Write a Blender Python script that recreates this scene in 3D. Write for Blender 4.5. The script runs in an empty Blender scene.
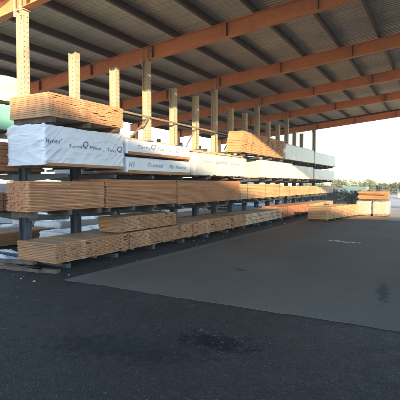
import bpy, math, random
from mathutils import Vector, noise, Matrix

sc = bpy.context.scene
col = sc.collection
R = math.radians
rnd = random.Random(7)

# ------------------------------------------------------------------ materials
def new_mat(name):
    m = bpy.data.materials.new(name); m.use_nodes = True
    nt = m.node_tree; nt.nodes.clear()
    out = nt.nodes.new('ShaderNodeOutputMaterial')
    b = nt.nodes.new('ShaderNodeBsdfPrincipled')
    nt.links.new(b.outputs[0], out.inputs[0])
    return m, nt, b

def nd(nt, typ, **kw):
    n = nt.nodes.new(typ)
    for k, v in kw.items():
        if k.startswith('i_'):
            n.inputs[k[2:].replace('_', ' ')].default_value = v
        else:
            setattr(n, k, v)
    return n

def noise_tex(nt, scale, detail=4, vec=None, rough=.55):
    n = nd(nt, 'ShaderNodeTexNoise'); n.inputs['Scale'].default_value = scale
    n.inputs['Detail'].default_value = detail; n.inputs['Roughness'].default_value = rough
    if vec is not None: nt.links.new(vec, n.inputs['Vector'])
    return n

def ramp(nt, fac, stops):
    r = nd(nt, 'ShaderNodeValToRGB')
    el = r.color_ramp.elements
    while len(el) < len(stops): el.new(.5)
    for e, (p, c) in zip(el, stops):
        e.position = p; e.color = (*c, 1) if len(c) == 3 else c
    nt.links.new(fac, r.inputs[0])
    return r

def mix(nt, fac, a, b, mode='MIX'):
    m = nd(nt, 'ShaderNodeMix', data_type='RGBA', blend_type=mode)
    if isinstance(fac, (int, float)): m.inputs[0].default_value = fac
    else: nt.links.new(fac, m.inputs[0])
    for i, v in ((6, a), (7, b)):
        if isinstance(v, tuple): m.inputs[i].default_value = (*v, 1)
        else: nt.links.new(v, m.inputs[i])
    return m.outputs[2]

def bump(nt, b, h, strength, dist=.01):
    n = nd(nt, 'ShaderNodeBump'); n.inputs['Strength'].default_value = strength
    n.inputs['Distance'].default_value = dist
    nt.links.new(h, n.inputs['Height']); nt.links.new(n.outputs[0], b.inputs['Normal'])

def coords(nt, scale=(1, 1, 1)):
    t = nd(nt, 'ShaderNodeTexCoord'); mp = nd(nt, 'ShaderNodeMapping')
    mp.inputs['Scale'].default_value = scale
    nt.links.new(t.outputs['Object'], mp.inputs[0])
    return mp.outputs[0]

def wood(name, tones, axis):
    """timber: a tone of its own for each board, grain along the board"""
    m, nt, b = new_mat(name)
    geo = nd(nt, 'ShaderNodeNewGeometry')
    base = ramp(nt, geo.outputs['Random Per Island'], [(i / (len(tones) - 1), t) for i, t in enumerate(tones)])
    s = (1.5, 40, 60) if axis == 'X' else (40, 1.5, 60)
    v = coords(nt, s)
    off = nd(nt, 'ShaderNodeVectorMath', operation='ADD')
    cmb = nd(nt, 'ShaderNodeCombineXYZ')
    sc_ = nd(nt, 'ShaderNodeMath', operation='MULTIPLY'); sc_.inputs[1].default_value = 97.
    nt.links.new(geo.outputs['Random Per Island'], sc_.inputs[0])
    for i in range(3): nt.links.new(sc_.outputs[0], cmb.inputs[i])
    nt.links.new(v, off.inputs[0]); nt.links.new(cmb.outputs[0], off.inputs[1])
    n = noise_tex(nt, 1., 5, off.outputs[0])
    g = ramp(nt, n.outputs[0], [(.3, (.62, .58, .55)), (.7, (1.12, 1.1, 1.08))])
    c = mix(nt, .8, base.outputs[0], g.outputs[0], 'MULTIPLY')
    n2 = noise_tex(nt, 2.3, 3)
    nt.links.new(coords(nt), n2.inputs['Vector'])
    c = mix(nt, ramp(nt, n2.outputs[0], [(.52, (0, 0, 0)), (.75, (.45, .45, .45))]).outputs[0], c, (.13, .085, .06))
    nt.links.new(c, b.inputs['Base Color'])
    b.inputs['Roughness'].default_value = .75
    bump(nt, b, n.outputs[0], .35, .004)
    return m

RED = [(.30, .125, .055), (.50, .235, .11), (.36, .16, .072), (.62, .33, .165), (.42, .19, .088)]
BROWN = [(.25, .115, .052), (.46, .25, .12), (.33, .165, .078), (.56, .335, .175), (.39, .20, .097)]
PINE = [(.46, .28, .14), (.56, .37, .20), (.50, .31, .165), (.60, .41, .24), (.43, .25, .13)]
CEDAR = [(.44, .235, .12), (.54, .31, .165), (.48, .265, .135), (.60, .36, .20), (.42, .22, .11)]
PALE = [(.50, .36, .245), (.62, .47, .34), (.55, .41, .29), (.70, .55, .41), (.46, .33, .22)]
M = {}
for k, t in (('red', RED), ('brown', BROWN), ('pine', PINE), ('pale', PALE), ('cedar', CEDAR)):
    for ax in 'XY': M[k + ax] = wood(k + '_timber_' + ax.lower(), t, ax)

def plain(name, c, rough=.6, metal=0., var=.25, scale=6., bmp=0.):
    m, nt, b = new_mat(name)
    n = noise_tex(nt, scale, 5, coords(nt))
    d = tuple(x * (1 - var) for x in c); l = tuple(min(1, x * (1 + var)) for x in c)
    nt.links.new(ramp(nt, n.outputs[0], [(.3, d), (.7, l)]).outputs[0], b.inputs['Base Color'])
    b.inputs['Roughness'].default_value = rough; b.inputs['Metallic'].default_value = metal
    if bmp: bump(nt, b, n.outputs[0], bmp, .01)
    return m

def rusty(name, c, stain, lo=.5, hi=.75):
    m, nt, b = new_mat(name)
    n = noise_tex(nt, 1.6, 6, coords(nt), .65)
    n2 = noise_tex(nt, 14, 4, coords(nt))
    c1 = mix(nt, .35, c, ramp(nt, n2.outputs[0], [(.3, tuple(x * .7 for x in c)), (.7, tuple(min(1, x * 1.25) for x in c))]).outputs[0])
    nt.links.new(mix(nt, ramp(nt, n.outputs[0], [(lo, (0, 0, 0)), (hi, (.8, .8, .8))]).outputs[0], c1, stain), b.inputs['Base Color'])
    b.inputs['Roughness'].default_value = .55
    return m

M['girder'] = rusty('red_oxide_steel', (.74, .265, .105), (.46, .16, .085))
M['purlin'] = plain('dark_primed_steel', (.055, .032, .026), .5, 0, .25)
M['upright'] = rusty('cream_painted_steel', (.43, .355, .26), (.25, .20, .14), .5, .75)
M['hole'] = plain('punched_hole_dark', (.03, .028, .025), .8)
M['arm'] = plain('dark_blue_steel', (.05, .06, .08), .5)
M['brace'] = plain('cream_brace_steel', (.20, .165, .12), .6)
M['zinc'] = plain('galvanised_roof_sheet', (.76, .70, .58), .5, .25, .12, 1.2)
M['wire'] = plain('bright_wire', (.55, .53, .48), .5, .2, .1)
M['bearer'] = plain('dark_weathered_timber', (.10, .068, .048), .85, 0, .4, 8)
M['strap'] = plain('steel_band', (.05, .045, .04), .6)
M['ink'] = plain('dark_blue_ink', (.07, .085, .19), .6)
M['faintink'] = plain('faded_blue_ink', (.17, .19, .27), .6, 0, .3, 40)
M['paint'] = plain('worn_white_paint', (.62, .62, .60), .7, 0, .3, 30)
M['stone'] = plain('grey_chippings', (.085, .083, .08), .9, 0, .6, 5)
M['wall'] = plain('pale_cladding', (.62, .60, .55), .6, 0, .08, .6)
M['wallroof'] = plain('grey_roof_cladding', (.55, .55, .54), .6, 0, .1, .6)
M['door'] = plain('grey_shutter_steel', (.22, .24, .26), .5)
M['bark'] = plain('bark', (.12, .09, .065), .9, 0, .4, 9, .5)
M['post'] = plain('weathered_post', (.25, .23, .20), .8)
M['reddecking'] = M['redX']

def wrapmat(name, c, blotch=None):
    m, nt, b = new_mat(name)
    v = coords(nt)
    n = noise_tex(nt, 3.2, 6, v, .6); n2 = noise_tex(nt, 22, 4, v)
    cc = mix(nt, .3, c, ramp(nt, n.outputs[0], [(.35, tuple(x * .8 for x in c)), (.65, tuple(min(.9, x * 1.1) for x in c))]).outputs[0])
    n3 = noise_tex(nt, 5.5, 7, v, .7)
    cc = mix(nt, ramp(nt, n3.outputs[0], [(.60, (0, 0, 0)), (.78, (.5, .5, .5))]).outputs[0], cc, blotch or (.42, .38, .32))
    nt.links.new(cc, b.inputs['Base Color'])
    b.inputs['Roughness'].default_value = .38
    bump(nt, b, n2.outputs[0], .25, .006)
    return m
M['wrap'] = wrapmat('white_plastic_wrap', (.64, .67, .73))
M['wrapgrey'] = wrapmat('grey_white_plastic_wrap', (.60, .61, .62))
M['wrapdusty'] = wrapmat('dusty_white_plastic_wrap', (.50, .49, .465))
M['wrapgreen'] = wrapmat('pale_green_plastic_wrap', (.36, .66, .50))
M['wrapteal'] = wrapmat('teal_plastic_wrap', (.22, .52, .46))
M['wrapcream'] = wrapmat('dusty_cream_wrap', (.36, .34, .31))
M['wrapyellow'] = wrapmat('pale_yellow_green_wrap', (.58, .60, .36))

def asphalt():
    m, nt, b = new_mat('dark_asphalt')
    v = coords(nt)
    vo = nd(nt, 'ShaderNodeTexVoronoi'); vo.inputs['Scale'].default_value = 75; nt.links.new(v, vo.inputs['Vector'])
    big = noise_tex(nt, .55, 6, v, .6); mid = noise_tex(nt, 4.5, 5, v, .65); fine = noise_tex(nt, 60, 3, v)
    c = ramp(nt, big.outputs[0], [(.3, (.0145, .0128, .0112)), (.55, (.020, .0178, .0157)), (.75, (.030, .0268, .0238))]).outputs[0]
    c = mix(nt, ramp(nt, mid.outputs[0], [(.38, (.55, .55, .55)), (.5, (0, 0, 0))]).outputs[0], c, (.0085, .0078, .007))
    wv = noise_tex(nt, 1.7, 7, v, .75)
    c = mix(nt, ramp(nt, wv.outputs[0], [(.56, (0, 0, 0)), (.72, (.7, .7, .7))]).outputs[0], c, (.040, .036, .031))
    sep = nd(nt, 'ShaderNodeSeparateColor'); nt.links.new(vo.outputs['Color'], sep.inputs[0])
    c = mix(nt, ramp(nt, sep.outputs[0], [(.80, (0, 0, 0)), (.97, (.6, .6, .6))]).outputs[0], c, (.080, .072, .062))
    nt.links.new(c, b.inputs['Base Color'])
    nt.links.new(ramp(nt, mid.outputs[0], [(.35, (.6, .6, .6)), (.65, (.85, .85, .85))]).outputs[0], b.inputs['Roughness'])
    b.inputs['Specular IOR Level'].default_value = .3
    h = nd(nt, 'ShaderNodeMath', operation='MULTIPLY_ADD')
    nt.links.new(mid.outputs[0], h.inputs[0]); h.inputs[1].default_value = 2.5; nt.links.new(vo.outputs['Distance'], h.inputs[2])
    bump(nt, b, h.outputs[0], .9, .012)
    return m
M['asphalt'] = asphalt()

def concrete(name, c, crack=True):
    m, nt, b = new_mat(name)
    v = coords(nt)
    big = noise_tex(nt, .35, 6, v, .6); mid = noise_tex(nt, 2.6, 6, v, .65); fine = noise_tex(nt, 45, 4, v, .7)
    cc = ramp(nt, big.outputs[0], [(.3, tuple(x * .78 for x in c)), (.7, tuple(x * 1.18 for x in c))]).outputs[0]
    cc = mix(nt, ramp(nt, mid.outputs[0], [(.58, (0, 0, 0)), (.78, (.55, .55, .55))]).outputs[0], cc, tuple(x * .55 for x in c))
    cc = mix(nt, .35, cc, ramp(nt, fine.outputs[0], [(.3, (.55, .55, .55)), (.7, (1.3, 1.3, 1.3))]).outputs[0], 'MULTIPLY')
    # long tyre streaks along the aisle
    st = noise_tex(nt, 1., 4, coords(nt, (3.2, .12, 1)), .6)
    cc = mix(nt, ramp(nt, st.outputs[0], [(.55, (0, 0, 0)), (.72, (.4, .4, .4))]).outputs[0], cc, tuple(x * .5 for x in c))
    nt.links.new(cc, b.inputs['Base Color'])
    b.inputs['Roughness'].default_value = .8
    b.inputs['Specular IOR Level'].default_value = .3
    bump(nt, b, fine.outputs[0], .3, .006)
    return m
M['concrete'] = concrete('worn_concrete', (.098, .084, .066))
M['yard'] = concrete('sun_toned_concrete', (.42, .38, .31))  # sunlight of the far yard put into a paler colour
M['kerb'] = concrete('kerb_concrete', (.105, .095, .082))
M['foil'] = wrapmat('blue_white_plastic', (.62, .68, .78))

def leafmat(name, a, b_):
    m, nt, b = new_mat(name)
    geo = nd(nt, 'ShaderNodeNewGeometry')
    nt.links.new(ramp(nt, geo.outputs['Random Per Island'], [(0, a), (1, b_)]).outputs[0], b.inputs['Base Color'])
    b.inputs['Roughness'].default_value = .6
    return m
M['leaf_dark'] = leafmat('blue_green_leaves', (.06, .09, .085), (.13, .17, .15))
M['leaf_green'] = leafmat('green_leaves', (.04, .08, .035), (.09, .14, .06))

# ------------------------------------------------------------------ mesh helpers
class MB:
    def __init__(s): s.v = []; s.f = []; s.m = []
    def box(s, x0, x1, y0, y1, z0, z1, mi=0, sh=None):
        n = len(s.v)
        for z in (z0, z1):
            for x, y in ((x0, y0), (x1, y0), (x1, y1), (x0, y1)): s.v.append((x, y, z))
        for q in ((3, 2, 1, 0), (4, 5, 6, 7), (0, 1, 5, 4), (1, 2, 6, 5), (2, 3, 7, 6), (3, 0, 4, 7)):
            s.f.append(tuple(n + i for i in q)); s.m.append(mi)
    def bar(s, a, b, w, h, mi=0, upv=(0, 0, 1)):
        a = Vector(a); b = Vector(b); d = (b - a).normalized(); u = Vector(upv)
        sd = d.cross(u)
        if sd.length < 1e-4: sd = d.cross(Vector((1, 0, 0)))
        sd.normalize(); u = sd.cross(d)
        n = len(s.v)
        for p in (a, b):
            for i, j in ((-1, -1), (1, -1), (1, 1), (-1, 1)): s.v.append(tuple(p + sd * (i * w / 2) + u * (j * h / 2)))
        for q in ((3, 2, 1, 0), (4, 5, 6, 7), (0, 1, 5, 4), (1, 2, 6, 5), (2, 3, 7, 6), (3, 0, 4, 7)):
            s.f.append(tuple(n + i for i in q)); s.m.append(mi)
    def tube(s, pts, r, seg=6, mi=0, r2=None):
        n0 = len(s.v); k = len(pts); r2 = r if r2 is None else r2
        P = [Vector(p) for p in pts]
        for i, p in enumerate(P):
            d = (P[min(i + 1, k - 1)] - P[max(i - 1, 0)]).normalized()
            u = d.cross(Vector((.3, .2, 1))); u.normalize(); w = d.cross(u)
            rr = r + (r2 - r) * i / max(1, k - 1)
            for j in range(seg):
                a = 2 * math.pi * j / seg; s.v.append(tuple(p + (u * math.cos(a) + w * math.sin(a)) * rr))
        for i in range(k - 1):
            for j in range(seg):
                s.f.append((n0 + i * seg + j, n0 + i * seg + (j + 1) % seg, n0 + (i + 1) * seg + (j + 1) % seg, n0 + (i + 1) * seg + j)); s.m.append(mi)
    def build(s, name, mats, parent=None, loc=None, smooth=False):
        me = bpy.data.meshes.new(name); me.from_pydata(s.v, [], s.f)
        for m in (mats if isinstance(mats, list) else [mats]): me.materials.append(m)
        me.polygons.foreach_set('material_index', s.m)
        if smooth: me.polygons.foreach_set('use_smooth', [True] * len(me.polygons))
        me.update()
        o = bpy.data.objects.new(name, me); col.objects.link(o)
        if loc is not None: o.location = loc
        if parent is not None: o.parent = parent
        return o

def empty(name, loc, label, cat, group=None, rz=0):
    o = bpy.data.objects.new(name, None); col.objects.link(o)
    o.location = loc; o.rotation_euler.z = rz; o.empty_display_size = .2
    o['label'] = label; o['category'] = cat
    if group: o['group'] = group
    return o
def tag(o, label, cat, group=None, kind=None):
    o['label'] = label; o['category'] = cat
    if group: o['group'] = group
    if kind: o['kind'] = kind
    return o

# ------------------------------------------------------------------ ground
def grid_sheet(name, xs, ys, z, mat, fz=None):
    b = MB(); nx = len(xs)
    for y in ys:
        for x in xs: b.v.append((x, y, z + (fz(x, y) if fz else 0)))
    for j in range(len(ys) - 1):
        for i in range(nx - 1):
            b.f.append((j * nx + i, j * nx + i + 1, (j + 1) * nx + i + 1, (j + 1) * nx + i)); b.m.append(0)
    return b.build(name, mat)
g = grid_sheet('ground', [-130, -60, 0, 60, 130], [-60, 0, 60, 260], 0, M['asphalt'])
g['kind'] = 'structure'; g['label'] = 'dark rough asphalt yard surface'

# concrete aisle floor: a thin slab whose near edge is worn and uneven
def slab():
    b = MB()
    n = 150; xs = [.90 + (26 - .90) * i / n for i in range(n + 1)]
    rr = random.Random(3)
    near = [(-.50 + .05 * noise.noise((x * .9, 2, 0)) + .022 * noise.noise((x * 6, 5, 0)) + .012 * rr.uniform(-1, 1)) for x in xs]
    for x, y in zip(xs, near): b.v.append((x, y, .001))
    for x, y in zip(xs, near): b.v.append((x, y + .002, .006))
    for x in xs: b.v.append((x, 70, .006))
    N = n + 1
    for i in range(n):
        b.f.append((i, i + 1, N + i + 1, N + i)); b.m.append(0)
        b.f.append((N + i, N + i + 1, 2 * N + i + 1, 2 * N + i)); b.m.append(0)
    return b.build('concrete_floor', M['concrete'])
s = slab(); s['kind'] = 'structure'; s['label'] = 'worn grey concrete floor of the open shed aisle'
kb = MB()
y = -.52
rk = random.Random(4)
while y < 24:
    L = rk.uniform(2.2, 2.8); dx = rk.uniform(-.012, .012)
    kb.box(.70 + dx, .896, y, y + L - .012, .0005, .014 + rk.uniform(-.002, .002)); y += L
k = kb.build('kerb', M['kerb']); k['kind'] = 'structure'; k['label'] = 'low pale concrete edge strip along the rack'

# rough pothole with loose chippings near the camera
def softmat(name, c, lo=.35, hi=.75):
    m, nt, b = new_mat(name)
    t = nd(nt, 'ShaderNodeTexCoord'); ln = nd(nt, 'ShaderNodeVectorMath', operation='LENGTH')
    uv = nd(nt, 'ShaderNodeUVMap'); sub = nd(nt, 'ShaderNodeVectorMath', operation='SUBTRACT'); sub.inputs[1].default_value = (.5, .5, 0)
    nt.links.new(uv.outputs[0], sub.inputs[0]); nt.links.new(sub.outputs[0], ln.inputs[0])
    n = noise_tex(nt, 7, 6, t.outputs['Object'], .7); n2 = noise_tex(nt, 40, 3, t.outputs['Object'])
    ma = nd(nt, 'ShaderNodeMath', operation='MULTIPLY_ADD'); nt.links.new(ln.outputs['Value'], ma.inputs[0]); ma.inputs[1].default_value = -1.7
    nm = nd(nt, 'ShaderNodeMath', operation='MULTIPLY_ADD'); nt.links.new(n.outputs[0], nm.inputs[0]); nm.inputs[1].default_value = 2.6; nm.inputs[2].default_value = -.75
    nt.links.new(nm.outputs[0], ma.inputs[2])
    al = ramp(nt, ma.outputs[0], [(lo - .4, (0, 0, 0)), (hi - .4, (.85, .85, .85))])
    nt.links.new(ramp(nt, n2.outputs[0], [(.3, tuple(x * .6 for x in c)), (.7, tuple(x * 1.5 for x in c))]).outputs[0], b.inputs['Base Color'])
    nt.links.new(al.outputs[0], b.inputs['Alpha']); b.inputs['Roughness'].default_value = .85
    bump(nt, b, n2.outputs[0], .6, .01)
    return m
def patch(name, cx, cy, rx, ry, z, mat, rz, label):
    me = bpy.data.meshes.new(name); me.from_pydata([(-rx, -ry, 0), (rx, -ry, 0), (rx, ry, 0), (-rx, ry, 0)], [], [(0, 1, 2, 3)])
    ul = me.uv_layers.new(name='UVMap')
    for i, c in enumerate(((0, 0), (1, 0), (1, 1), (0, 1))): ul.data[i].uv = c
    me.materials.append(mat)
    o = bpy.data.objects.new(name, me); col.objects.link(o); o.location = (cx, cy, z); o.rotation_euler.z = rz
    o['kind'] = 'structure'; o['label'] = label
    return o
M['tar'] = softmat('crumbled_tar', (.009, .009, .0095), .38, .85)
M['rubber'] = softmat('tyre_rubber_mark', (.035, .034, .034), .45, .8)
patch('pothole', 4.15, -1.75, .75, .40, .004, M['tar'], .1, 'crumbled dark pothole in the asphalt')
patch('asphalt_stain', 3.5, -2.3, 1.3, .5, .004, M['tar'], .3, 'dark worn area on the asphalt in front of the pothole')
patch('floor_stain', 5.4, 1.25, .16, 1.1, .0105, M['rubber'], .1, 'dark tyre streak on the concrete')
patch('floor_stain', 2.9, 1.7, .22, .16, .0105, M['rubber'], .0, 'small dark oil spot on the concrete')

def stones(name, n, region, smin, smax, seed, label, mat, z=0.0, gauss=None):
    b = MB(); rr = random.Random(seed)
    for _ in range(n):
        if gauss: x = rr.gauss(gauss[0], gauss[2]); y = rr.gauss(gauss[1], gauss[3])
        else: x = rr.uniform(region[0], region[1]); y = rr.uniform(region[2], region[3])
        s_ = smin * (smax / smin) ** (rr.random() ** 2.5); n0 = len(b.v)
        rot = rr.uniform(0, 6.3)
        for dz, k_ in ((0, 1.0), (.45, 1.05), (.8, .5)):
            for j in range(5):
                a = rot + j * 1.2566 + rr.uniform(-.3, .3); q = s_ * k_ * rr.uniform(.75, 1.2)
                b.v.append((x + q * math.cos(a), y + q * math.sin(a), z + dz * s_))
        for l in range(2):
            for j in range(5):
                b.f.append((n0 + l * 5 + j, n0 + l * 5 + (j + 1) % 5, n0 + (l + 1) * 5 + (j + 1) % 5, n0 + (l + 1) * 5 + j)); b.m.append(0)
        b.f.append(tuple(n0 + 10 + j for j in range(5))); b.m.append(0)
    o = b.build(name, mat); tag(o, label, 'gravel', kind='stuff'); return o
stones('gravel', 230, None, .0025, .011, 5, 'loose chippings scattered round the pothole', M['stone'], 0, (4.15, -1.72, .38, .2))
stones('gravel', 1500, (.3, 8, -4.2, -.7), .0022, .009, 6, 'fine loose chippings scattered over the dark asphalt', M['stone'])
stones('gravel', 260, (.95, 8, -.5, 12), .003, .011, 9, 'sparse grit lying on the concrete floor', M['stone'], .006)
M['chip'] = plain('wood_chips', (.42, .33, .22), .9, 0, .4, 20)
stones('gravel', 150, (-1.2, .62, -1.2, 12), .006, .03, 19, 'splinters and crumbs of wood under the rack', M['chip'])

pm = MB(); rp = random.Random(2)
for i in range(9):
    x = 3.35 + i * .1 + rp.uniform(-.03, .03); yy = 6.7 + rp.uniform(-.07, .07) - i * .015
    n0 = len(pm.v); kk = 7
    for j in range(kk):
        a = 6.283 * j / kk; pm.v.append((x + rp.uniform(.035, .075) * math.cos(a), yy + rp.uniform(.05, .13) * math.sin(a), .0105))
    pm.f.append(tuple(range(n0, n0 + kk))); pm.m.append(0)

# concrete yard beyond the aisle and along its back, painted pale to look sunlit
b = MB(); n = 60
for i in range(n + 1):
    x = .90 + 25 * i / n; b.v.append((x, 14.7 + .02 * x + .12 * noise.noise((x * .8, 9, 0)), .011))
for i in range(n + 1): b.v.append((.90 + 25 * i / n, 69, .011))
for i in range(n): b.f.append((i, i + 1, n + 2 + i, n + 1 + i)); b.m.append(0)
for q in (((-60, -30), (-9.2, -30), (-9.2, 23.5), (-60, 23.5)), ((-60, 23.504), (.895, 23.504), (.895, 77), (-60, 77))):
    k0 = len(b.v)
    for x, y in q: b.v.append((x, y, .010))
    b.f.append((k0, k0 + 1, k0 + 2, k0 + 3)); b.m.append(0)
o = b.build('sun_toned_yard', M['yard']); o['kind'] = 'structure'; o['label'] = 'concrete yard beyond the aisle with sun brightness painted into its colour'
o = pm.build('paint_marking', M['paint']); o['kind'] = 'structure'; o['label'] = 'scuffed white paint mark on the concrete floor'

# ------------------------------------------------------------------ the shed
XP = -1.25
PITCH = 1.375
ups = [.26 + PITCH * i for i in range(16)] + [22.3]
GY = [.26, 4.385, 8.51, 12.635, 16.76, 22.3]
SL = .092
def gz(x): return 5.08 + SL * (x - XP)          # underside of the girders
XL, XR, YN, YF = -8.5, 24., -.45, 22.9
shed = empty('open_shed', (XP, 8, 0), 'open sided shed with orange girders, dark purlins and a ribbed metal roof', 'shed')
shed_inv = Matrix.Translation((-XP, -8, 0))
def spart(b, name, mats, parent=None, smooth=False):
    o = b.build(name, mats, smooth=smooth)
    par = parent or shed
    o.parent = par
    if par is shed: o.location = (-XP, -8, 0)
    return o
D = .37
girders = []
for yg in GY:
    b = MB()
    def strip(y0, y1, a, c):
        n = len(b.v)
        for x in (XL, XR):
            for yy, zz in ((y0, a), (y1, a), (y1, c), (y0, c)): b.v.append((x, yy, gz(x) + zz))
        for q in ((3, 2, 1, 0), (4, 5, 6, 7), (0, 1, 5, 4), (1, 2, 6, 5), (2, 3, 7, 6), (3, 0, 4, 7)):
            b.f.append(tuple(n + i for i in q)); b.m.append(0)
    strip(yg - .085, yg + .085, 0, .016); strip(yg - .085, yg + .085, D - .016, D); strip(yg - .006, yg + .006, .016, D - .016)
    go = spart(b, 'girder', M['girder']); girders.append(go)
    # stiffeners and fly braces at every second purlin
    for kx in range(-3, 11):
        x = -1.25 + 2.3 * kx + .25
        if not (XL < x < XR) or yg < -5: continue
        sb = MB(); z = gz(x)
        sb.box(x - .004, x + .004, yg - .08, yg - .0065, z + .018, z + D - .018)
        sb.box(x - .005, x + .005, yg - .094, yg - .087, z - .004, z + D + .004)
        sb.tube([(x, yg - .094, z + .30), (x + .03, yg - .12, z + .2), (x + .02, yg - .11, z + .02)], .006, 5)
        spart(sb, 'stiffener', M['purlin'], go)
for i, xk in enumerate([-1.4 + 1.15 * k for k in range(-6, 22)]):
    z = gz(xk) + D + .003
    b = MB(); h = .20
    b.box(xk - .003, xk + .003, YN, YF, z + .003, z + h - .003)
    b.box(xk - .003, xk + .075, YN, YF, z, z + .003); b.box(xk - .078 + .003, xk + .003, YN, YF, z + h - .003, z + h)
    b.box(xk + .072, xk + .075, YN, YF, z + .003, z + .022)
    spart(b, 'purlin', M['purlin'])
# corrugated roof sheeting, ribs running down the slope
b = MB(); pitch = .125; ny = int((YF - YN + .3) / pitch * 6)
prof = [0, 0, 0, .15, 1, .85]
for j in range(ny):
    yy = YN - .15 + j * pitch / 6
    zz = prof[j % 6] * .048
    for x in (XL - .3, XR + .1): b.v.append((x, yy, gz(x) + D + .2 + .010 + zz))
for j in range(ny - 1): b.f.append((2 * j, 2 * j + 1, 2 * j + 3, 2 * j + 2)); b.m.append(0)
rs = spart(b, 'roof_sheet', M['zinc'])
mo = rs.modifiers.new('thick', 'SOLIDIFY'); mo.thickness = .002; mo.offset = 1
# safety mesh lying on the purlins under the sheets
b = MB()
y = YN
while y < YF:
    b.bar((XL, y, gz(XL) + D + .2065), (XR, y, gz(XR) + D + .2065), .005, .005); y += .30
x = XL
while x < XR:
    b.bar((x, YN, gz(x) + D + .2065), (x, YF, gz(x) + D + .2065), .006, .005); x += .15
spart(b, 'safety_mesh', M['wire'])
# far edge fascia and columns
b = MB()
for yy in (YF + .02,):
    n = len(b.v)
    for x in (XL, XR):
        for a, c in ((0, D - .12), (.012, D - .12), (.012, D + .25), (0, D + .25)): b.v.append((x, yy + a, gz(x) + c))
    for q in ((3, 2, 1, 0), (4, 5, 6, 7), (0, 1, 5, 4), (1, 2, 6, 5), (2, 3, 7, 6), (3, 0, 4, 7)):
        b.f.append(tuple(n + i for i in q)); b.m.append(0)
spart(b, 'fascia', M['purlin'])

def upright_mesh(b, x, y, z0, z1, holes=True):
    # two flanges facing the aisle and the back, web between, bolt holes punched along the flange
    for za, zb, mi in ((z0, 2.62, 2), (2.62, z1, 0)):
        b.box(x + .088, x + .10, y - .075, y + .075, za, zb, mi)
        b.box(x - .10, x - .088, y - .075, y + .075, za, zb, mi)
        b.box(x - .088, x + .088, y - .006, y + .006, za, zb, mi)
    if holes:
        z = z0 + .5
        while z < z1 - .06:
            for dy in (-.045, .045): b.box(x + .0995, x + .1015, y + dy - .007, y + dy + .007, z, z + .02, 1)
            for dx in (-.05, .05): b.box(x + dx - .007, x + dx + .007, y - .0075, y - .0055, z, z + .02, 1)
            z += .10
colm = {}
for yg in GY:
    b = MB()
    upright_mesh(b, XP, yg, .02, gz(XP) - .03)
    b.box(XP - .16, XP + .16, yg - .13, yg + .13, .001, .02)
    # cap plate and cheek plates bolted to the girder
    zt = gz(XP)
    b.box(XP - .13, XP + .13, yg - .09, yg + .09, zt - .03, zt - .012)
    spart(b, 'column', [M['upright'], M['hole'], M['arm']])
    b = MB()
    b.box(XP - .105, XP - .075, yg - .125, yg - .0955, zt - .16, zt + D - .02); b.box(XP + .075, XP + .105, yg - .125, yg - .0955, zt - .16, zt + D - .02)
    spart(b, 'girder_bracket', M['upright'])
for yg in GY:                                  # low eaves columns behind the rack
    b = MB(); x = XL + .4
    b.box(x - .08, x + .08, yg - .08, yg + .08, .001, gz(x) - .01)
    spart(b, 'eaves_column', M['girder'])

# ------------------------------------------------------------------ cantilever rack
rack = empty('cantilever_rack', (XP, 8, 0), 'long cantilever storage rack with punched cream uprights and dark arms', 'rack')
def rpart(b, name, mats):
    o = b.build(name, mats); o.parent = rack; o.location = (-XP, -8, 0); return o
TZ = [1.00, 1.80, 2.66]
for i, yu in enumerate(ups):
    if i % 3 != 0 and i != 16:
        b = MB(); upright_mesh(b, XP, yu, .16, 4.58); rpart(b, 'upright', [M['upright'], M['hole'], M['arm']])
    b = MB(); b.box(XP - 1.25, XP - .11, yu - .05, yu + .05, .002, .15); b.box(XP + .11, XP + 1.22, yu - .05, yu + .05, .002, .085)
    if i % 3 != 0 and i != 16: b.box(XP - .105, XP + .105, yu - .08, yu + .08, .002, .158)
    rpart(b, 'base_beam', M['arm'])
    for t in TZ:
        for sgn in (1, -1):
            if sgn < 0 and t > 2 and i % 2: continue
            b = MB(); n = len(b.v); x0 = XP + sgn * .104; x1 = XP + sgn * 1.2
            for x, dz in ((x0, .15), (x1, .07)):
                for yy, zz in ((-.035, t - dz), (.035, t - dz), (.035, t), (-.035, t)): b.v.append((x, yu + yy, zz))
            for q in ((3, 2, 1, 0), (4, 5, 6, 7), (0, 1, 5, 4), (1, 2, 6, 5), (2, 3, 7, 6), (3, 0, 4, 7)):
                b.f.append(tuple(n + k for k in (q if sgn > 0 else q[::-1]))); b.m.append(0)
            rpart(b, 'arm', M['arm'])
for ya, yb in ((ups[2], ups[6]), (ups[6], ups[9])):
    b = MB(); b.box(XP + .11, XP + .15, ya, yb, 3.455, 3.505); rpart(b, 'tie_rail', M['brace'])
for (ya, za, yb, zb) in ((3.45, 2.85, 4.25, 3.45), (6.2, 2.75, 6.85, 3.45), (3.0, 3.5, 2.3, 3.3), (9.0, 2.9, 9.6, 3.45)):
    b = MB(); b.bar((XP + .17, ya, za), (XP + .17, yb, zb), .035, .035); rpart(b, 'diagonal_brace', M['brace'])

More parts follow.
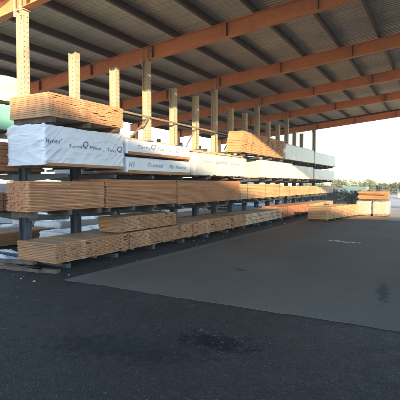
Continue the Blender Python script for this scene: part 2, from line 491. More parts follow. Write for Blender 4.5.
# ------------------------------------------------------------------ timber packs
def pack(label, x0, x1, y0, y1, z0, z1, tone, axis='X', nl=8, bw=.12, shear=0., jit=.012, drop=.02, group='timber packs on the rack',
         bearers=None, straps=True, seed=None, name='timber_pack', top_loose=0, stagger=0., rz=0., gap=.004, colgap=None, sepl=()):
    """axis: the direction the boards run. Every course of boards is a part."""
    rr = random.Random(seed if seed is not None else hash(label) % 9973 if False else sum(map(ord, label)))
    cx, cy = (x0 + x1) / 2, (y0 + y1) / 2
    root = empty(name, (cx, cy, z0), label, 'timber pack', group, rz)
    lx, ly = (x1 - x0) / 2, (y1 - y0) / 2
    bh = .045 if bearers is None else bearers
    h = (z1 - z0 - bh - .012 * len(sepl)) / nl
    mat = M[tone + axis]
    z = bh
    for l in range(nl):
        b = MB()
        w = bw * (1 if l % 2 == 0 else rr.uniform(.9, 1.1))
        if l in sepl:
            sb = MB()
            ns = max(2, int(2 * ly / .6))
            for q in range(ns):
                yy = -ly + .1 + (2 * ly - .2) * q / (ns - 1); sb.box(-lx, lx - .03, yy - .02, yy + .02, z, z + .0115)
            sb.build('spacer', M['bearer'], root); z += .012
        if axis == 'X':
            y = -ly + (0 if l % 2 == 0 or colgap else -w * .5) + shear * l; ci = 0
            if colgap: w = bw
            end = ly + shear * l
            st = stagger * rr.random()
            while y < end - .01:
                ya, yb = max(y, -ly + shear * l), min(y + w - gap, end)
                if yb - ya > .02 and rr.random() > drop:
                    e0 = -lx + rr.uniform(-jit, jit) ; e1 = lx + rr.uniform(-jit, jit) - (rr.random() < .06) * rr.uniform(.0, .05)
                    dz = rr.uniform(0, .18) * h
                    b.box(e0, e1, ya + rr.uniform(0, .003), yb - rr.uniform(0, .003), z + .001, z + h - .002 - dz * .6)
                y += w; ci += 1
                if colgap and ci % colgap[0] == 0: y += colgap[1]
        else:
            x = -lx
            s0 = rr.uniform(-stagger, stagger)
            while x < lx - .01:
                xa, xb = x, min(x + w - gap, lx)
                if xb - xa > .015:
                    dz = rr.uniform(0, .10) * h if (x <= -lx or xb > lx - w * .6) else -.0015
                    jx = rr.uniform(-jit, jit) if xb > lx - w * .6 or x <= -lx else 0
                    b.box(xa + jx, xb + jx, -ly + rr.uniform(-jit, jit) * 2 + s0, ly + rr.uniform(-jit, jit) * 2 + s0, z + .001, z + h - .002 - dz)
                x += w
        if b.v: b.build('board_layer', mat, root)
        z += h
    if bh > .01:
        nb = max(2, int(2 * ly / .75) + 1)
        for q in range(nb):
            yy = -ly + .12 + (2 * ly - .24) * q / (nb - 1)
            bb = MB(); bb.box(-lx + .02, lx - .015, yy - .045, yy + .045, .001, bh - .001); bb.build('bearer', M['bearer'], root)
    if straps and axis == 'Y':
        for q in ((-.6, .62) if ly < 1.6 else (-.75, .05, .78)):
            yy = q * ly; t = .0035; sb = MB(); e = lx + jit + .003
            sb.box(e, e + t, yy - .008, yy + .008, bh, z + .002); sb.box(-e, e + t, yy - .008, yy + .008, z + .002, z + .002 + t); sb.box(-e - t, -e, yy - .012, yy + .012, bh, z + .002)
            sb.build('strap', M['strap'], root)
    return root

def ridged(u, v, s): return 1 - abs(noise.noise((u, v, s))) * 2

def wrap_pack(label, x0, x1, y0, y1, z0, z1, mat='wrap', amp=.022, seed=1, group='wrapped packs on the rack', texts=(), tone='brown', under=.055, res=.035, rz=0., hem=.02, name='wrapped_pack'):
    cx, cy = (x0 + x1) / 2, (y0 + y1) / 2
    root = empty(name, (cx, cy, z0), label, 'wrapped pack', group, rz)
    lx, ly, h = (x1 - x0) / 2, (y1 - y0) / 2, z1 - z0
    zb = under
    def disp(p):
        # creases: long diagonal pulls on the sides, shallow sag on top, crumple near the ends
        a, c = p.y + p.x * .9, p.z
        endk = max(0, 1 - (p.y + ly) / .55) + .7 * max(0, 1 - (ly - p.y) / .5) + (.35 if p.y <= -ly + .01 else 0)
        w_ = noise.noise((a * 1.3, c * 2.1, seed)) * .45
        u = a * .8 + c * .75; v = c * .95 - a * .8
        def crease(uu, vv, q, k): return max(0, 1 - k * abs(noise.noise((uu, vv, q)))) ** 2.2
        d = amp * (.8 * crease(u * .35 + w_, v * 3.2 + w_, seed, 4.2) + .6 * crease(u * .6, v * 7 + w_, seed + 3, 4.0)) * (.4 + .6 * endk)
        d += amp * .35 * crease(a * 1.1, c * 5 + w_, seed + 7, 4.5)
        d += amp * .45 * noise.noise((a * 1.5, c * 1.7, seed + 9)) + amp * .10 * noise.noise((a * 5, c * 5, seed + 2))
        d += amp * .05 * noise.noise((a * 16, c * 16, seed + 4)) - amp * .3
        return d
    def hull(p):
        q = Vector(p)
        return q
    b = MB()
    nx, ny, nz = max(4, int(2 * lx / .06)), max(8, int(2 * ly / res)), max(6, int((h - zb) / res))
    rr = random.Random(seed)
    def vert(x, y, z, nrm):
        p = Vector((x, y, z))
        d = disp(p)
        # round the edges a little
        ex = max(0, abs(x) - (lx - .03)) / .03; ez = max(0, z - (h - .03)) / .03; ey = max(0, abs(y) - (ly - .03)) / .03
        sh = .012 * (ex * ez + ex * ey + ey * ez)
        k = 1.0
        q = p + nrm * (d * k) - Vector((math.copysign(sh, x) if ex else 0, math.copysign(sh, y) if ey else 0, sh if ez else 0))
        lo = 0
        if z <= zb + 1e-6: q.z += hem * noise.noise((p.y * 5 + p.x * 5, seed, 2)) - hem * .4
        b.v.append(tuple(q))
    # perimeter loop, counter-clockwise, then rows up, then top
    per = [(-lx + 2 * lx * i / nx, -ly, Vector((0, -1, 0))) for i in range(nx)] + [(lx, -ly + 2 * ly * i / ny, Vector((1, 0, 0))) for i in range(ny)] + \
          [(lx - 2 * lx * i / nx, ly, Vector((0, 1, 0))) for i in range(nx)] + [(-lx, ly - 2 * ly * i / ny, Vector((-1, 0, 0))) for i in range(ny)]
    P = len(per)
    for j in range(nz + 1):
        z = zb + (h - zb) * j / nz
        for i, (x, y, n_) in enumerate(per):
            pn = per[i - 1][2]
            nn = (n_ + pn).normalized() if (n_ - pn).length > .5 else n_
            if j == nz: nn = (nn + Vector((0, 0, 1))).normalized()
            vert(x, y, z, nn)
    for j in range(nz):
        for i in range(P): b.f.append((j * P + i, j * P + (i + 1) % P, (j + 1) * P + (i + 1) % P, (j + 1) * P + i)); b.m.append(0)
    top0 = nz * P
    # top grid
    idx = {}
    for i, (x, y, n_) in enumerate(per): idx[(round((x + lx) / (2 * lx) * nx), round((y + ly) / (2 * ly) * ny))] = top0 + i
    for jy in range(1, ny):
        for ix in range(1, nx):
            idx[(ix, jy)] = len(b.v); vert(-lx + 2 * lx * ix / nx, -ly + 2 * ly * jy / ny, h, Vector((0, 0, 1)))
    for jy in range(ny):
        for ix in range(nx): b.f.append((idx[(ix, jy)], idx[(ix + 1, jy)], idx[(ix + 1, jy + 1)], idx[(ix, jy + 1)])); b.m.append(0)
    b.build('plastic_sheet', M[mat], root, smooth=True)
    # timber showing under the hem
    t = MB(); x = -lx + .03
    while x < lx - .06:
        t.box(x, x + .088, -ly + .03 + rr.uniform(0, .02), ly - .03 - rr.uniform(0, .02), .03, zb + .035); x += .092
    t.build('board_layer', M[tone + 'Y'], root)
    nb = max(2, int(2 * ly / .8) + 1)
    for q in range(nb):
        yy = -ly + .18 + (2 * ly - .36) * q / (nb - 1)
        bb = MB(); bb.box(-lx + .03, lx - .02, yy - .045, yy + .045, .001, .029); bb.build('bearer', M['bearer'], root)
    for body, ya, yb, zc, hh in texts:
        lettering(root, body, ya - cy, ya + (yb - ya) * .98 - cy, zc - z0, hh * .88, lx, disp, 'ink' if seed == 5 else 'faintink')
    return root

def lettering(root, body, ya, yb, zc, hh, lx, disp, ink):
    cu = bpy.data.curves.new('lettering', 'FONT'); cu.body = body; cu.size = 1; cu.shear = .22; cu.resolution_u = 3
    cu.space_character = 1.12
    to = bpy.data.objects.new('tmp', cu); col.objects.link(to)
    dg = bpy.context.evaluated_depsgraph_get()
    me = bpy.data.meshes.new_from_object(to.evaluated_get(dg))
    bpy.data.objects.remove(to); bpy.data.curves.remove(cu)
    xs = [v.co.x for v in me.vertices]; ys = [v.co.y for v in me.vertices]
    a, w = min(xs), max(xs) - min(xs); c, hgt = min(ys), max(ys) - min(ys)
    for v in me.vertices:
        y = ya + (v.co.x - a) / w * (yb - ya); z = zc + ((v.co.y - c) / hgt - .5) * hh
        z += .012 * noise.noise((y * 4, 1, zc))
        p = Vector((lx, y, z))
        v.co = (lx + disp(p) + .006, y, z)
    me.materials.clear(); me.materials.append(M[ink])
    me.name = 'lettering'
    o = bpy.data.objects.new('lettering', me); col.objects.link(o); o.parent = root
    return o

def loose_board(label, a, b_, w, t, tone, axis='Y', group='loose boards lying on packs'):
    a = Vector(a); b_ = Vector(b_); c = (a + b_) / 2; m = MB(); m.bar(a - c, b_ - c, w, t)
    o = m.build('loose_board', M[tone + axis], loc=c); tag(o, label, 'board', group); return o

# top tier
pack('short reddish timber pack on the top tier above the big white wrapped pack', -1.08, 0, -.19, 1.84, 2.72, 3.25, 'cedar', 'X', 12, .15, 0, .009, 0, seed=3, bearers=.10, stagger=.01)
pack('striped timber pack with orange end on the far top tier', -.56, 0, 8.02, 12.5, 2.665, 3.47, 'cedar', 'X', 13, .14, .022, .012, 0, seed=8, bearers=.05, colgap=(4, .06))
wrap_pack('pale wrapped pack on the top tier beyond the striped timber pack', -1.0, 0, 12.85, 17.62, 2.665, 3.42, 'wrapgrey', .016, 31, res=.06)
wrap_pack('farthest wrapped pack on the top tier, at the end of the rack', -1.0, 0, 17.75, 22.9, 2.665, 3.36, 'wrapgrey', .016, 37, res=.07)
# third tier
wrap_pack('big crumpled white wrapped pack with blue lettering at the near end of the rack', -1.03, -.005, -.30, 1.88, 1.90, 2.68, 'wrap', .030, 5, res=.016,
          texts=(("'Hynes'", -.30, .10, 2.37, .135), ('Terra', .27, .62, 2.32, .075), ('Q', .63, .78, 2.36, .17), ('Pine', .81, 1.14, 2.325, .08), ('Terra', 1.34, 1.62, 2.31, .07), ('Q', 1.64, 1.82, 2.345, .16)), under=.05)
wrap_pack('thin white wrapped pack with lettering, lying on top of another like it', -1.03, -.01, 1.98, 4.70, 2.24, 2.62, 'wrap', .010, 11, res=.03, under=.06,
          texts=(('Terra', 2.35, 2.85, 2.46, .085), ('Q', 2.87, 3.10, 2.49, .15), ('Fix', 3.14, 3.45, 2.46, .09), ('Terra', 3.62, 3.95, 2.45, .06), ('Q', 3.97, 4.15, 2.48, .14), ('line', 4.2, 4.5, 2.44, .06)), tone='red')
wrap_pack('thin white wrapped pack with lettering, underneath another like it', -1.03, -.015, 1.98, 4.72, 1.81, 2.22, 'wrap', .010, 14, res=.03, under=.07,
          texts=(('H3', 2.05, 2.25, 2.05, .13), ('Treated', 2.75, 3.42, 2.055, .11), ('By Stora', 3.68, 4.5, 2.035, .11)))
wrap_pack('cream white wrapped pack with faint lettering under loose planks', -1.0, .10, 4.80, 8.40, 1.81, 2.50, 'wrapdusty', .016, 17, res=.04,
          texts=(('Terra', 5.3, 5.75, 2.26, .08), ('Select', 6.05, 6.85, 2.27, .10), ('Select', 7.1, 7.8, 2.26, .09)))
wrap_pack('wrapped pack with a bright patch of sun under the striped timber pack', -1.0, .0, 10.2, 13.95, 1.81, 2.55, 'wrapdusty', .018, 21, res=.05)
wrap_pack('wrapped pack on the third tier under the pale wrapped pack', -1.0, .0, 14.05, 17.6, 1.81, 2.50, 'wrapdusty', .018, 23, res=.06)
wrap_pack('farthest wrapped pack on the third tier, at the end of the rack', -1.0, .0, 17.75, 22.6, 1.81, 2.44, 'wrapgrey', .014, 27, res=.07)
for i, (xa, ya, yb, zz, lab) in enumerate([
        (-.15, 4.7, 8.3, 2.54, 'sunlit plank at the aisle edge on top of the cream wrapped pack'),
        (-.45, 4.4, 8.6, 2.54, 'sunlit plank in the middle on top of the cream wrapped pack'),
        (-.75, 4.9, 7.9, 2.54, 'sunlit plank at the back on top of the cream wrapped pack'),
        (-.30, 5.2, 7.6, 2.585, 'upper sunlit plank lying across two planks on the cream wrapped pack')]):
    loose_board(lab, (xa, ya, zz), (xa + .05, yb, zz), .22, .04, 'pine')
for i, (xa, ya, yb, lab) in enumerate([
        (-.62, .1, 1.75, 'loose plank at the back on top of the short reddish pack'),
        (-.88, -.1, 1.2, 'loose plank beside the upright on top of the short reddish pack')]):
    loose_board(lab, (xa, ya, 3.275), (xa + .08, yb, 3.272), .14, .036, 'pine')
loose_board('short offcut lying across the planks on the short reddish pack', (-.95, .45, 3.312), (-.45, .6, 3.312), .10, .034, 'pine', 'X')
for (xa, ya, yb, lab) in [(-.3, 2.1, 4.4, 'bright batten near the aisle on top of the thin wrapped packs'), (-.7, 2.4, 4.66, 'bright batten near the uprights on top of the thin wrapped packs')]:
    loose_board(lab, (xa, ya, 2.66), (xa - .06, yb, 2.66), .10, .045, 'pine')
# second tier
pack('brown timber pack at the near end of the second tier, long boards', -.62, 0, -.62, 1.23, 1.005, 1.65, 'red', 'Y', 20, .10, 0, .008, 0, seed=11, bearers=.11, straps=False)
pack('brown timber pack second from the near end of the second tier', -1.0, 0, 1.28, 4.0, 1.005, 1.70, 'red', 'Y', 20, .10, 0, .010, 0, seed=12, bearers=.09, straps=False)
pack('pinkish brown timber pack on the second tier below the cream wrapped pack', -1.0, 0, 4.05, 8.02, 1.005, 1.70, 'red', 'Y', 20, .10, 0, .012, 0, seed=13, bearers=.06, straps=False)
pack('sunlit orange timber pack on the second tier past the brown ones', -1.0, 0, 8.1, 12.6, 1.005, 1.60, 'pine', 'Y', 10, .11, 0, .014, 0, seed=14, bearers=.06)
pack('sunlit orange timber pack farthest along the second tier', -1.0, 0, 12.7, 18.5, 1.005, 1.50, 'pine', 'Y', 9, .11, 0, .014, 0, seed=15, bearers=.06)
pack('pale grey timber pack at the far end of the second tier', -1.0, -.05, 18.6, 22.4, 1.005, 1.45, 'pale', 'Y', 7, .11, 0, .012, 0, seed=16, bearers=.06)
# bottom
pack('low brown paling pack at the near end of the bottom row', -1.06, 0, -.08, 2.02, .088, .50, 'brown', 'X', 12, .13, 0, .022, .012, seed=21, bearers=.045, stagger=.04)
pack('low brown paling pack in the bottom row, second from the near end', -1.06, 0, 2.06, 4.80, .088, .50, 'brown', 'X', 12, .13, 0, .018, .012, seed=22, bearers=.045)
pack('smaller brown paling pack lying on top of two wider ones in the bottom row', -.62, -.03, 1.72, 4.02, .503, .87, 'brown', 'X', 11, .13, -.004, .014, .01, seed=23, bearers=.03)
pack('light brown paling pack in the bottom row below the pinkish pack', -1.0, .02, 4.86, 8.42, .088, .54, 'brown', 'X', 11, .15, 0, .018, .03, seed=24, bearers=.05)
pack('whitish timber pack with two dark gaps in the bottom row', -1.0, .02, 8.5, 12.45, .088, .52, 'pale', 'X', 9, .17, 0, .016, .01, seed=25, bearers=.05, sepl=(3, 6))
pack('sunlit orange timber pack low in the bottom row', -1.0, .02, 12.6, 16.9, .088, .60, 'red', 'Y', 8, .11, 0, .014, 0, seed=26, bearers=.06)
pack('sunlit orange timber pack at the far end of the bottom row', -1.0, .02, 17.0, 22.2, .088, .55, 'pine', 'Y', 8, .11, 0, .014, 0, seed=27, bearers=.06)
# piles in the aisle at the far end
pack('bright yellow timber pack standing on the ground out in the aisle', 1.30, 2.15, 12.9, 16.6, .012, .62, 'pine', 'X', 8, .14, 0, .012, .01, seed=31, bearers=.08, group='timber packs on the ground', rz=R(-10))
# reverse side of the rack
wrap_pack('pale green wrapped pack behind the nearest column, on top of a teal one', -2.75, -1.75, -1.9, .62, 3.27, 3.84, 'wrapgreen', .03, 41, res=.05, group='packs behind the rack')
wrap_pack('teal wrapped pack behind the nearest column, under a pale green one', -2.75, -1.75, -1.9, .60, 2.665, 3.25, 'wrapteal', .03, 49, res=.05, group='packs behind the rack')
pack('red brown timber pack behind the rack on the third tier', -2.6, -1.55, -1.6, 1.0, 1.805, 2.45, 'red', 'Y', 8, .12, 0, .014, 0, seed=43, bearers=.06, group='packs behind the rack')
wrap_pack('white wrapped pack behind the thin wrapped packs on the far side', -2.6, -1.6, 2.2, 6.2, 1.805, 2.35, 'wrap', .015, 44, res=.07, group='packs behind the rack')
pack('pinkish timber pack behind the rack on the second tier', -2.6, -1.55, -1.9, .4, 1.005, 1.42, 'red', 'Y', 7, .12, 0, .014, 0, seed=45, bearers=.06, group='packs behind the rack')
pack('dark timber pack behind the rack farther along the second tier', -2.6, -1.55, 9.5, 14.5, 1.005, 1.55, 'brown', 'Y', 7, .12, 0, .014, 0, seed=46, bearers=.06, group='packs behind the rack')
wrap_pack('low white wrapped pack on the ground behind the rack', -2.7, -1.7, 1.8, 4.3, .155, .42, 'wrap', .03, 47, res=.07, group='packs behind the rack')
pack('dark brown timber pack behind the rack at ground level', -2.6, -1.55, 6.4, 10.6, .155, .5, 'brown', 'Y', 6, .12, 0, .014, 0, seed=48, bearers=.06, group='packs behind the rack')

for (x0, x1, y0, y1, h, mt, lab) in [(-4.6, -3.5, 3.2, 7.0, .5, 'wrap', 'white wrapped pack on the ground between the two rack rows, nearer one'),
                             (-4.7, -3.6, 7.8, 12.4, .42, 'wrapgrey', 'greyish wrapped pack on the ground between the two rack rows'),
                             (-5.6, -4.7, .2, 3.0, .38, 'wrap', 'low white wrapped pack on the ground between the two rack rows, by the offcuts')]:
    wrap_pack(lab, x0, x1, y0, y1, .002, h, mt, .035, int(y0 * 10) + 7, res=.07, group='packs between the rack rows')
pack('dark timber pack on the ground between the two rack rows', -4.4, -3.4, -.6, 2.9, .002, .36, 'brown', 'Y', 5, .13, 0, .02, 0, seed=401, straps=False, group='packs between the rack rows')
# crumpled plastic and rough offcuts on the ground at the near end
b = MB(); n = 34
for j in range(n + 1):
    for i in range(n + 1):
        u, v = i / n, j / n
        x = -2.9 + 1.6 * u + .1 * noise.noise((v * 3, u, 3)); y = -.55 + 1.15 * v + .12 * noise.noise((u * 3, v, 7))
        e = min(u, 1 - u, v, 1 - v)
        z = .008 + min(1, e * 6) * (.10 + .11 * noise.noise((u * 4, v * 4, 1)) + .05 * ridged(u * 7, v * 5, 4) + .02 * noise.noise((u * 19, v * 19, 2)))
        b.v.append((x, y, max(.006, z)))
for j in range(n):
    for i in range(n): a = j * (n + 1) + i; b.f.append((a, a + 1, a + n + 2, a + n + 1)); b.m.append(0)
o = b.build('plastic_sheet_heap', M['foil'], smooth=True); tag(o, 'crumpled bluish white plastic sheet on the ground by the near rack end', 'plastic sheet')
ro = random.Random(12)
for i, (xa, ya, ang, L, lab) in enumerate([
        (-.35, -.30, .2, 1.1, 'rough offcut lying nearest the asphalt in front of the low paling pack'),
        (-.70, -.22, -.15, 1.2, 'rough offcut against the end of the low paling pack'),
        (-1.1, -.40, .35, .9, 'rough offcut beside the crumpled plastic sheet'),
        (-.95, -.20, .05, 1.0, 'dark offcut on top of the others by the plastic sheet')]):
    zz = .035 if i < 3 else .10
    m = MB(); m.bar((-L / 2, 0, 0), (L / 2, 0, .03 * (i == 3)), .11, .06)
    o = m.build('offcut', M['bearer'], loc=(xa, ya, zz)); o.rotation_euler.z = ang; tag(o, lab, 'offcut', 'offcuts at the rack end')

# ------------------------------------------------------------------ second rack row and yard behind
rack2 = empty('storage_rack', (-7.2, 8, 0), 'dark second rack row seen through the gaps of the near one', 'rack')
for i in range(12):
    yy = -2 + i * 2.2
    b = MB(); b.box(-7.3, -7.1, yy - .06, yy + .06, .002, 4.0); o = b.build('upright', M['arm'], rack2); o.location = (7.2, -8, 0)
    for t in (.15, 1.15, 2.2):
        b = MB(); b.box(-8.3, -6.1, yy + .061, yy + .12, t - .1, t); o = b.build('arm', M['arm'], rack2); o.location = (7.2, -8, 0)
tones = ['brown', 'pine', 'red', 'pale']
ry = random.Random(21); cnt = 0
desc = {'brown': 'dull brown', 'pine': 'honey coloured', 'red': 'reddish', 'pale': 'greyish pale'}
for t, nm in ((.152, 'lowest'), (1.152, 'middle'), (2.202, 'upper')):
    y = -3.5
    while y < 22:
        L = ry.uniform(2.4, 4.6); kind = ry.random()
        if kind < .36:
            wrap_pack('white wrapped pack on the %s arms of the second rack row' % nm, -7.05, -6.15, y, y + L, t, t + ry.uniform(.35, .6), ry.choice(['wrap', 'wrapgrey']), .02, cnt + 60, res=.12, group='wrapped packs of the second row, %s' % nm)
        elif kind < .8:
            tn = ry.choice(tones)
            pack('%s timber pack on the %s arms of the second rack row' % (desc[tn], nm), -7.05, -6.15, y, y + L, t, t + ry.uniform(.3, .6), tn, 'Y', 5, .15, 0, .015, 0, seed=cnt + 100, straps=False, group='%s packs of the second row, %s' % (tn, nm))
        y += L + ry.uniform(.15, .9); cnt += 1
for i, (x, y, w, L, h, tn, lab) in enumerate([
        (-14, 6, 1.2, 4, 1.3, 'pine', 'honey timber pack standing in the yard behind both racks, nearest'),
        (-13.5, 12, 1.2, 4.5, .9, 'pale', 'greyish low timber pack in the yard behind both racks'),
        (-15, 18, 1.2, 5, 1.6, 'pine', 'tall honey timber pack in the yard behind both racks'),
        (-12, 26, 1.2, 5, 1.1, 'red', 'reddish timber pack in the sunlit yard behind both racks')]):
    pack(lab, x - w / 2, x + w / 2, y, y + L, .003, h, tn, 'Y', 8, .15, 0, .015, 0, seed=i + 300, straps=False, group='timber packs in the back yard')

# ------------------------------------------------------------------ far end of the yard
wrap_pack('cream wrapped block on dark bearers at the far end, the one nearer the rack', 2.30, 3.02, 16.95, 18.1, .013, .76, 'wrapcream', .02, 71, res=.05, group='packs at the far end', under=.12)
wrap_pack('cream wrapped block on dark bearers at the far end, the one away from the rack', 3.06, 3.78, 16.98, 18.12, .013, .75, 'wrapcream', .02, 73, res=.05, group='packs at the far end', under=.12)
pack('brown timber pack lying across the two cream wrapped blocks', 2.40, 3.70, 17.02, 18.05, .79, 1.22, 'brown', 'X', 8, .12, 0, .05, .06, seed=72, bearers=.06, group='packs at the far end')
loose_board('short plank leaning off the brown pack on the cream blocks', (2.30, 17.3, 1.245), (3.62, 17.5, 1.245), .14, .03, 'brown', 'X')
for i, (x, y, L, h, mt, lab) in enumerate([
        (-2.4, 37, 2.2, 1.35, 'wrapyellow', 'yellow green wrapped pile far across the yard'),
        (1.6, 46, 1.8, 1.2, 'wrapcream', 'cream wrapped pile far across the yard')]):
    wrap_pack(lab, x, x + L, y, y + 1.4, .012, h, mt, .04, 80 + i, res=.1, group='wrapped piles far across the yard')
for i, (x, y, L, h, tn, lab) in enumerate([
        (-.2, 38, 1.7, 1.1, 'pine', 'honey coloured timber pile far across the yard between wrapped ones'),
        (3.9, 41, 2.2, .9, 'brown', 'brown timber pile far across the yard near the green shrub'),
        (-5.2, 42, 2.4, 1.2, 'pale', 'pale timber pile far across the yard beyond the rack end')]):
    pack(lab, x, x + L, y, y + 1.3, .012, h, tn, 'X', 7, .14, 0, .05, .02, seed=500 + i, straps=False, group='timber piles far across the yard')

def foliage(b, c, r, n, size, seed, flat=.0):
    rr = random.Random(seed)
    for _ in range(n):
        while True:
            p = Vector((rr.uniform(-1, 1), rr.uniform(-1, 1), rr.uniform(-1, 1)))
            if p.length < 1 and p.length > .35 and noise.noise(p * 2.3 + Vector((seed, 0, 0))) > -.18: break
        q = Vector((c[0] + p.x * r[0], c[1] + p.y * r[1], max(.03, c[2] + p.z * r[2])))
        d = Vector((rr.gauss(0, 1), rr.gauss(0, 1), rr.gauss(0, .6))).normalized(); u = d.orthogonal().normalized(); w = d.cross(u)
        s_ = size * rr.uniform(.6, 1.4); n0 = len(b.v)
        for a, e in ((-1, 0), (0, -.45), (1, 0), (0, .45)): b.v.append(tuple(q + u * (a * s_) + w * (e * s_)))
        b.f.append((n0, n0 + 1, n0 + 2, n0 + 3)); b.m.append(0)

def shrub(label, x, y, r, h, n, seed, mat, size=.042, group='shrubs at the far end of the yard'):
    root = empty('shrub', (x, y, 0), label, 'shrub', group)
    t = MB(); rr = random.Random(seed)
    for i in range(6):
        a = i * 1.05; t.tube([(0, 0, 0), (.3 * r * math.cos(a), .3 * r * math.sin(a), h * .4), (.7 * r * math.cos(a), .7 * r * math.sin(a), h * .8)], .025, 5, 0, .008)
    t.build('stem', M['bark'], root)
    b = MB()
    foliage(b, (0, 0, h * .48), (r, r, h * .52), n, size, seed)
    for i in range(9): foliage(b, (rr.uniform(-.9, .9) * r, rr.uniform(-.6, .6) * r, h * rr.uniform(.4, 1.0)), (r * .32, r * .32, h * .24), n // 12, size, seed + 7 * i + 1)
    b.build('foliage', M[mat], root)
for i, (x, y, r, h, lab) in enumerate([
        (-.2, 25.6, .95, 1.05, 'low blue green shrub just past the end of the rack'),
        (.9, 25.9, .85, .95, 'low blue green shrub between two others past the rack'),
        (1.75, 25.3, .8, 1.02, 'low blue green shrub next to the pale wrapped block'),
        (4.6, 25.0, .9, 1.35, 'taller green shrub to the right of the pale wrapped block')]):
    shrub(lab, x, y, r, h, 3600, 50 + i, 'leaf_dark' if i < 3 else 'leaf_green')

for i, (x, y, r, h) in enumerate([(-8.4, 29.2, .95, 1.0), (-6.8, 28.6, .9, .9), (-5.2, 29.0, 1.0, 1.05), (-3.6, 28.4, .9, .95), (-2.0, 28.8, .95, 1.0)]):
    shrub('low blue green shrub seen in the gaps under the far arms of the rack', x, y, r, h, 1800, 150 + i, 'leaf_dark', .055, 'shrubs seen under the rack arms')

def tree(label, x, y, h, seed, n=1600, group='trees beyond the yard'):
    root = empty('tree', (x, y, 0), label, 'tree', group); rr = random.Random(seed)
    t = MB(); t.tube([(0, 0, 0), (.1, .05, h * .3), (.05, .1, h * .6), (.15, 0, h * .85)], .16, 7, 0, .04)
    for i in range(7):
        a = rr.uniform(0, 6.28); z = h * rr.uniform(.35, .7); L = h * rr.uniform(.18, .3)
        t.tube([(.05, .05, z), (L * .5 * math.cos(a), L * .5 * math.sin(a), z + L * .4), (L * math.cos(a), L * math.sin(a), z + L * .6)], .05, 5, 0, .012)
    t.build('trunk', M['bark'], root)
    b = MB()
    for i in range(9):
        a = rr.uniform(0, 6.28); d = h * rr.uniform(.02, .24)
        foliage(b, (d * math.cos(a), d * math.sin(a), h * rr.uniform(.5, .88)), (h * .15, h * .15, h * .12), n // 9, .13, seed * 10 + i)
    b.build('crown', M['leaf_green'], root)
for i, (x, y, h) in enumerate([(-30, 4, 6), (-34, 11, 7), (-31, 19, 5.5), (-36, 28, 7)]):
    tree('leafy tree beyond the yard, glimpsed through the gaps of the racks', x, y, h, 90 + i, group='trees glimpsed through the racks')

M['leaf_pale'] = leafmat('yellow_green_leaves', (.075, .105, .04), (.15, .17, .075))
for i, (x, y, h) in enumerate([(-14, 66, 2.4), (-11, 64, 2.0), (-8.2, 67, 2.6), (-5.4, 65, 2.1), (-2.8, 66.5, 2.5), (-.2, 65.5, 2.0), (2.2, 67, 2.6), (4.6, 66, 1.9)]):
    r_ = empty('tree', (x, y, 0), 'low pale yellow green tree in the row at the far edge of the yard', 'tree', 'trees at the far edge of the yard')
    t = MB(); t.tube([(0, 0, 0), (.1, .05, h * .4), (0, 0, h * .75)], .1, 6, 0, .03); t.build('trunk', M['bark'], r_)
    b = MB()
    for k_ in range(11):
        ra = random.Random(i * 40 + k_)
        foliage(b, (ra.uniform(-1.7, 1.7), ra.uniform(-.8, .8), h * ra.uniform(.18, .8)), (.95, .8, h * .22), 420, .085, i * 31 + k_)
    b.build('crown', M['leaf_pale'], r_)
# far pale building
hb = empty('warehouse', (66, 86, 0), 'long pale warehouse with a low roof far across the yard', 'building')
b = MB(); b.box(-60, 20, 0, 12, 0, 2.7); b.build('wall', M['wall'], hb)
b = MB(); n0 = len(b.v)
for x in (-60.4, 20.4):
    for yy, zz in ((-.5, 2.702), (6, 3.5), (12.5, 2.702), (12.5, 2.85), (6, 3.68), (-.5, 2.85)): b.v.append((x, yy, zz))
for i in range(6): b.f.append((i, (i + 1) % 6, 6 + (i + 1) % 6, 6 + i)); b.m.append(0)
b.f.append((5, 4, 3, 2, 1, 0)); b.m.append(0); b.f.append((6, 7, 8, 9, 10, 11)); b.m.append(0)
b.build('roof', M['wallroof'], hb)
for i in range(9):
    b = MB(); x = -51 + i * 8; b.box(x, x + 1.8, -.05, -.002, .01, 2.3); b.build('door', M['door'], hb)
# unseen building added behind the camera to shade the rack and yard
near = empty('shade_building', (28, -31, 0), 'tall clad building added behind the viewpoint to shade the yard', 'building')
# its roof line is sloped so the shadow edge drops along the rack
def prism(x0, x1, y0, y1, za, zb, t0):
    b = MB()
    for x, zt in ((x0, za), (x1, zb)):
        lo = t0 if t0 is not None else None
        for yy in (y0, y1):
            b.v.append((x, yy, 0 if lo is None else zt - lo)); b.v.append((x, yy, zt))
    b.f = [(0, 1, 3, 2), (4, 6, 7, 5), (0, 4, 5, 1), (2, 3, 7, 6), (1, 5, 7, 3), (0, 2, 6, 4)]; b.m = [0] * 6
    return b
prism(-11.5, 22.48, -6, 6, 9.30, 12.42, None).build('wall', M['wall'], near)  # wall of the added unseen shade building
prism(-11.7, 22.45, -6.2, 6.2, 9.55, 12.67, .40).build('roof', M['wallroof'], near)  # roof of the added unseen shade building
b = MB(); b.box(22.5, 32, -6, 6, 0, 12); b.build('added_wing_wall', M['wall'], near)  # added wing continuing the unseen shade caster
b = MB(); b.box(22.46, 32.2, -6.2, 6.2, 12.002, 12.2); b.build('added_wing_roof', M['wallroof'], near)
for i in range(5):
    b = MB(); x = -10 + i * 4.6; b.box(x, x + 3.2, 6.002, 6.06, .01, 3.6); b.build('door', M['door'], near)

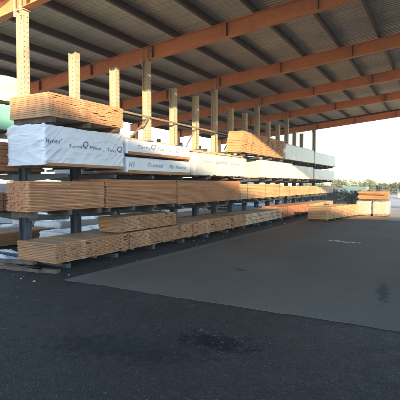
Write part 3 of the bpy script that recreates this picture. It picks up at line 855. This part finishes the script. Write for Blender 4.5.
# ------------------------------------------------------------------ hazy air over the whole yard
hz = MB(); hz.box(-131, 131, -61, 261, -1, 14.5)
hm = bpy.data.materials.new('hazy_air'); hm.use_nodes = True
hn = hm.node_tree; hn.nodes.clear()
ho = hn.nodes.new('ShaderNodeOutputMaterial'); hv = hn.nodes.new('ShaderNodeVolumePrincipled')
hv.inputs['Color'].default_value = (.93, .95, .97, 1); hv.inputs['Density'].default_value = .0013; hv.inputs['Anisotropy'].default_value = 0
hn.links.new(hv.outputs[0], ho.inputs['Volume'])
ho_ = hz.build('haze', hm); ho_['kind'] = 'stuff'; ho_['label'] = 'pale hazy evening air over the yard'; ho_['category'] = 'haze'
# ------------------------------------------------------------------ light, sky, camera
EL, AZ = R(12), R(140)
w = bpy.data.worlds.new('World'); sc.world = w; w.use_nodes = True
nt = w.node_tree; nt.nodes.clear()
sky = nt.nodes.new('ShaderNodeTexSky'); sky.sky_type = 'NISHITA'; sky.sun_disc = False
sky.sun_elevation = EL; sky.sun_rotation = AZ; sky.air_density = 1.0; sky.dust_density = 0.3; sky.ozone_density = 2.0
bg = nt.nodes.new('ShaderNodeBackground'); bg.inputs[1].default_value = .15
wo = nt.nodes.new('ShaderNodeOutputWorld')
nt.links.new(sky.outputs[0], bg.inputs[0]); nt.links.new(bg.outputs[0], wo.inputs[0])
sl = bpy.data.lights.new('sun', 'SUN'); sl.energy = 2.9; sl.angle = R(.6); sl.color = (1, .74, .44)
so = bpy.data.objects.new('sun', sl); col.objects.link(so); so.location = (20, -30, 30)
ts = Vector((math.sin(AZ) * math.cos(EL), math.cos(AZ) * math.cos(EL), math.sin(EL)))
so.rotation_euler = ts.to_track_quat('Z', 'Y').to_euler()

cd = bpy.data.cameras.new('camera'); cam = bpy.data.objects.new('camera', cd); col.objects.link(cam)
cam.location = (6.17, -5.57, 1.6)
cam.rotation_euler = (R(90) - math.atan(16 / 430), 0, R(29.7))
cd.sensor_width = 36; cd.lens = 36 * 430 / 400; cd.clip_end = 3000; cd.clip_start = .05
sc.camera = cam
sc.view_settings.view_transform = 'Standard'; sc.view_settings.look = 'None'
sc.view_settings.exposure = 2.3; sc.view_settings.gamma = 1
sc.cycles.max_bounces = 8; sc.cycles.diffuse_bounces = 5
sc.cycles.use_denoising = True
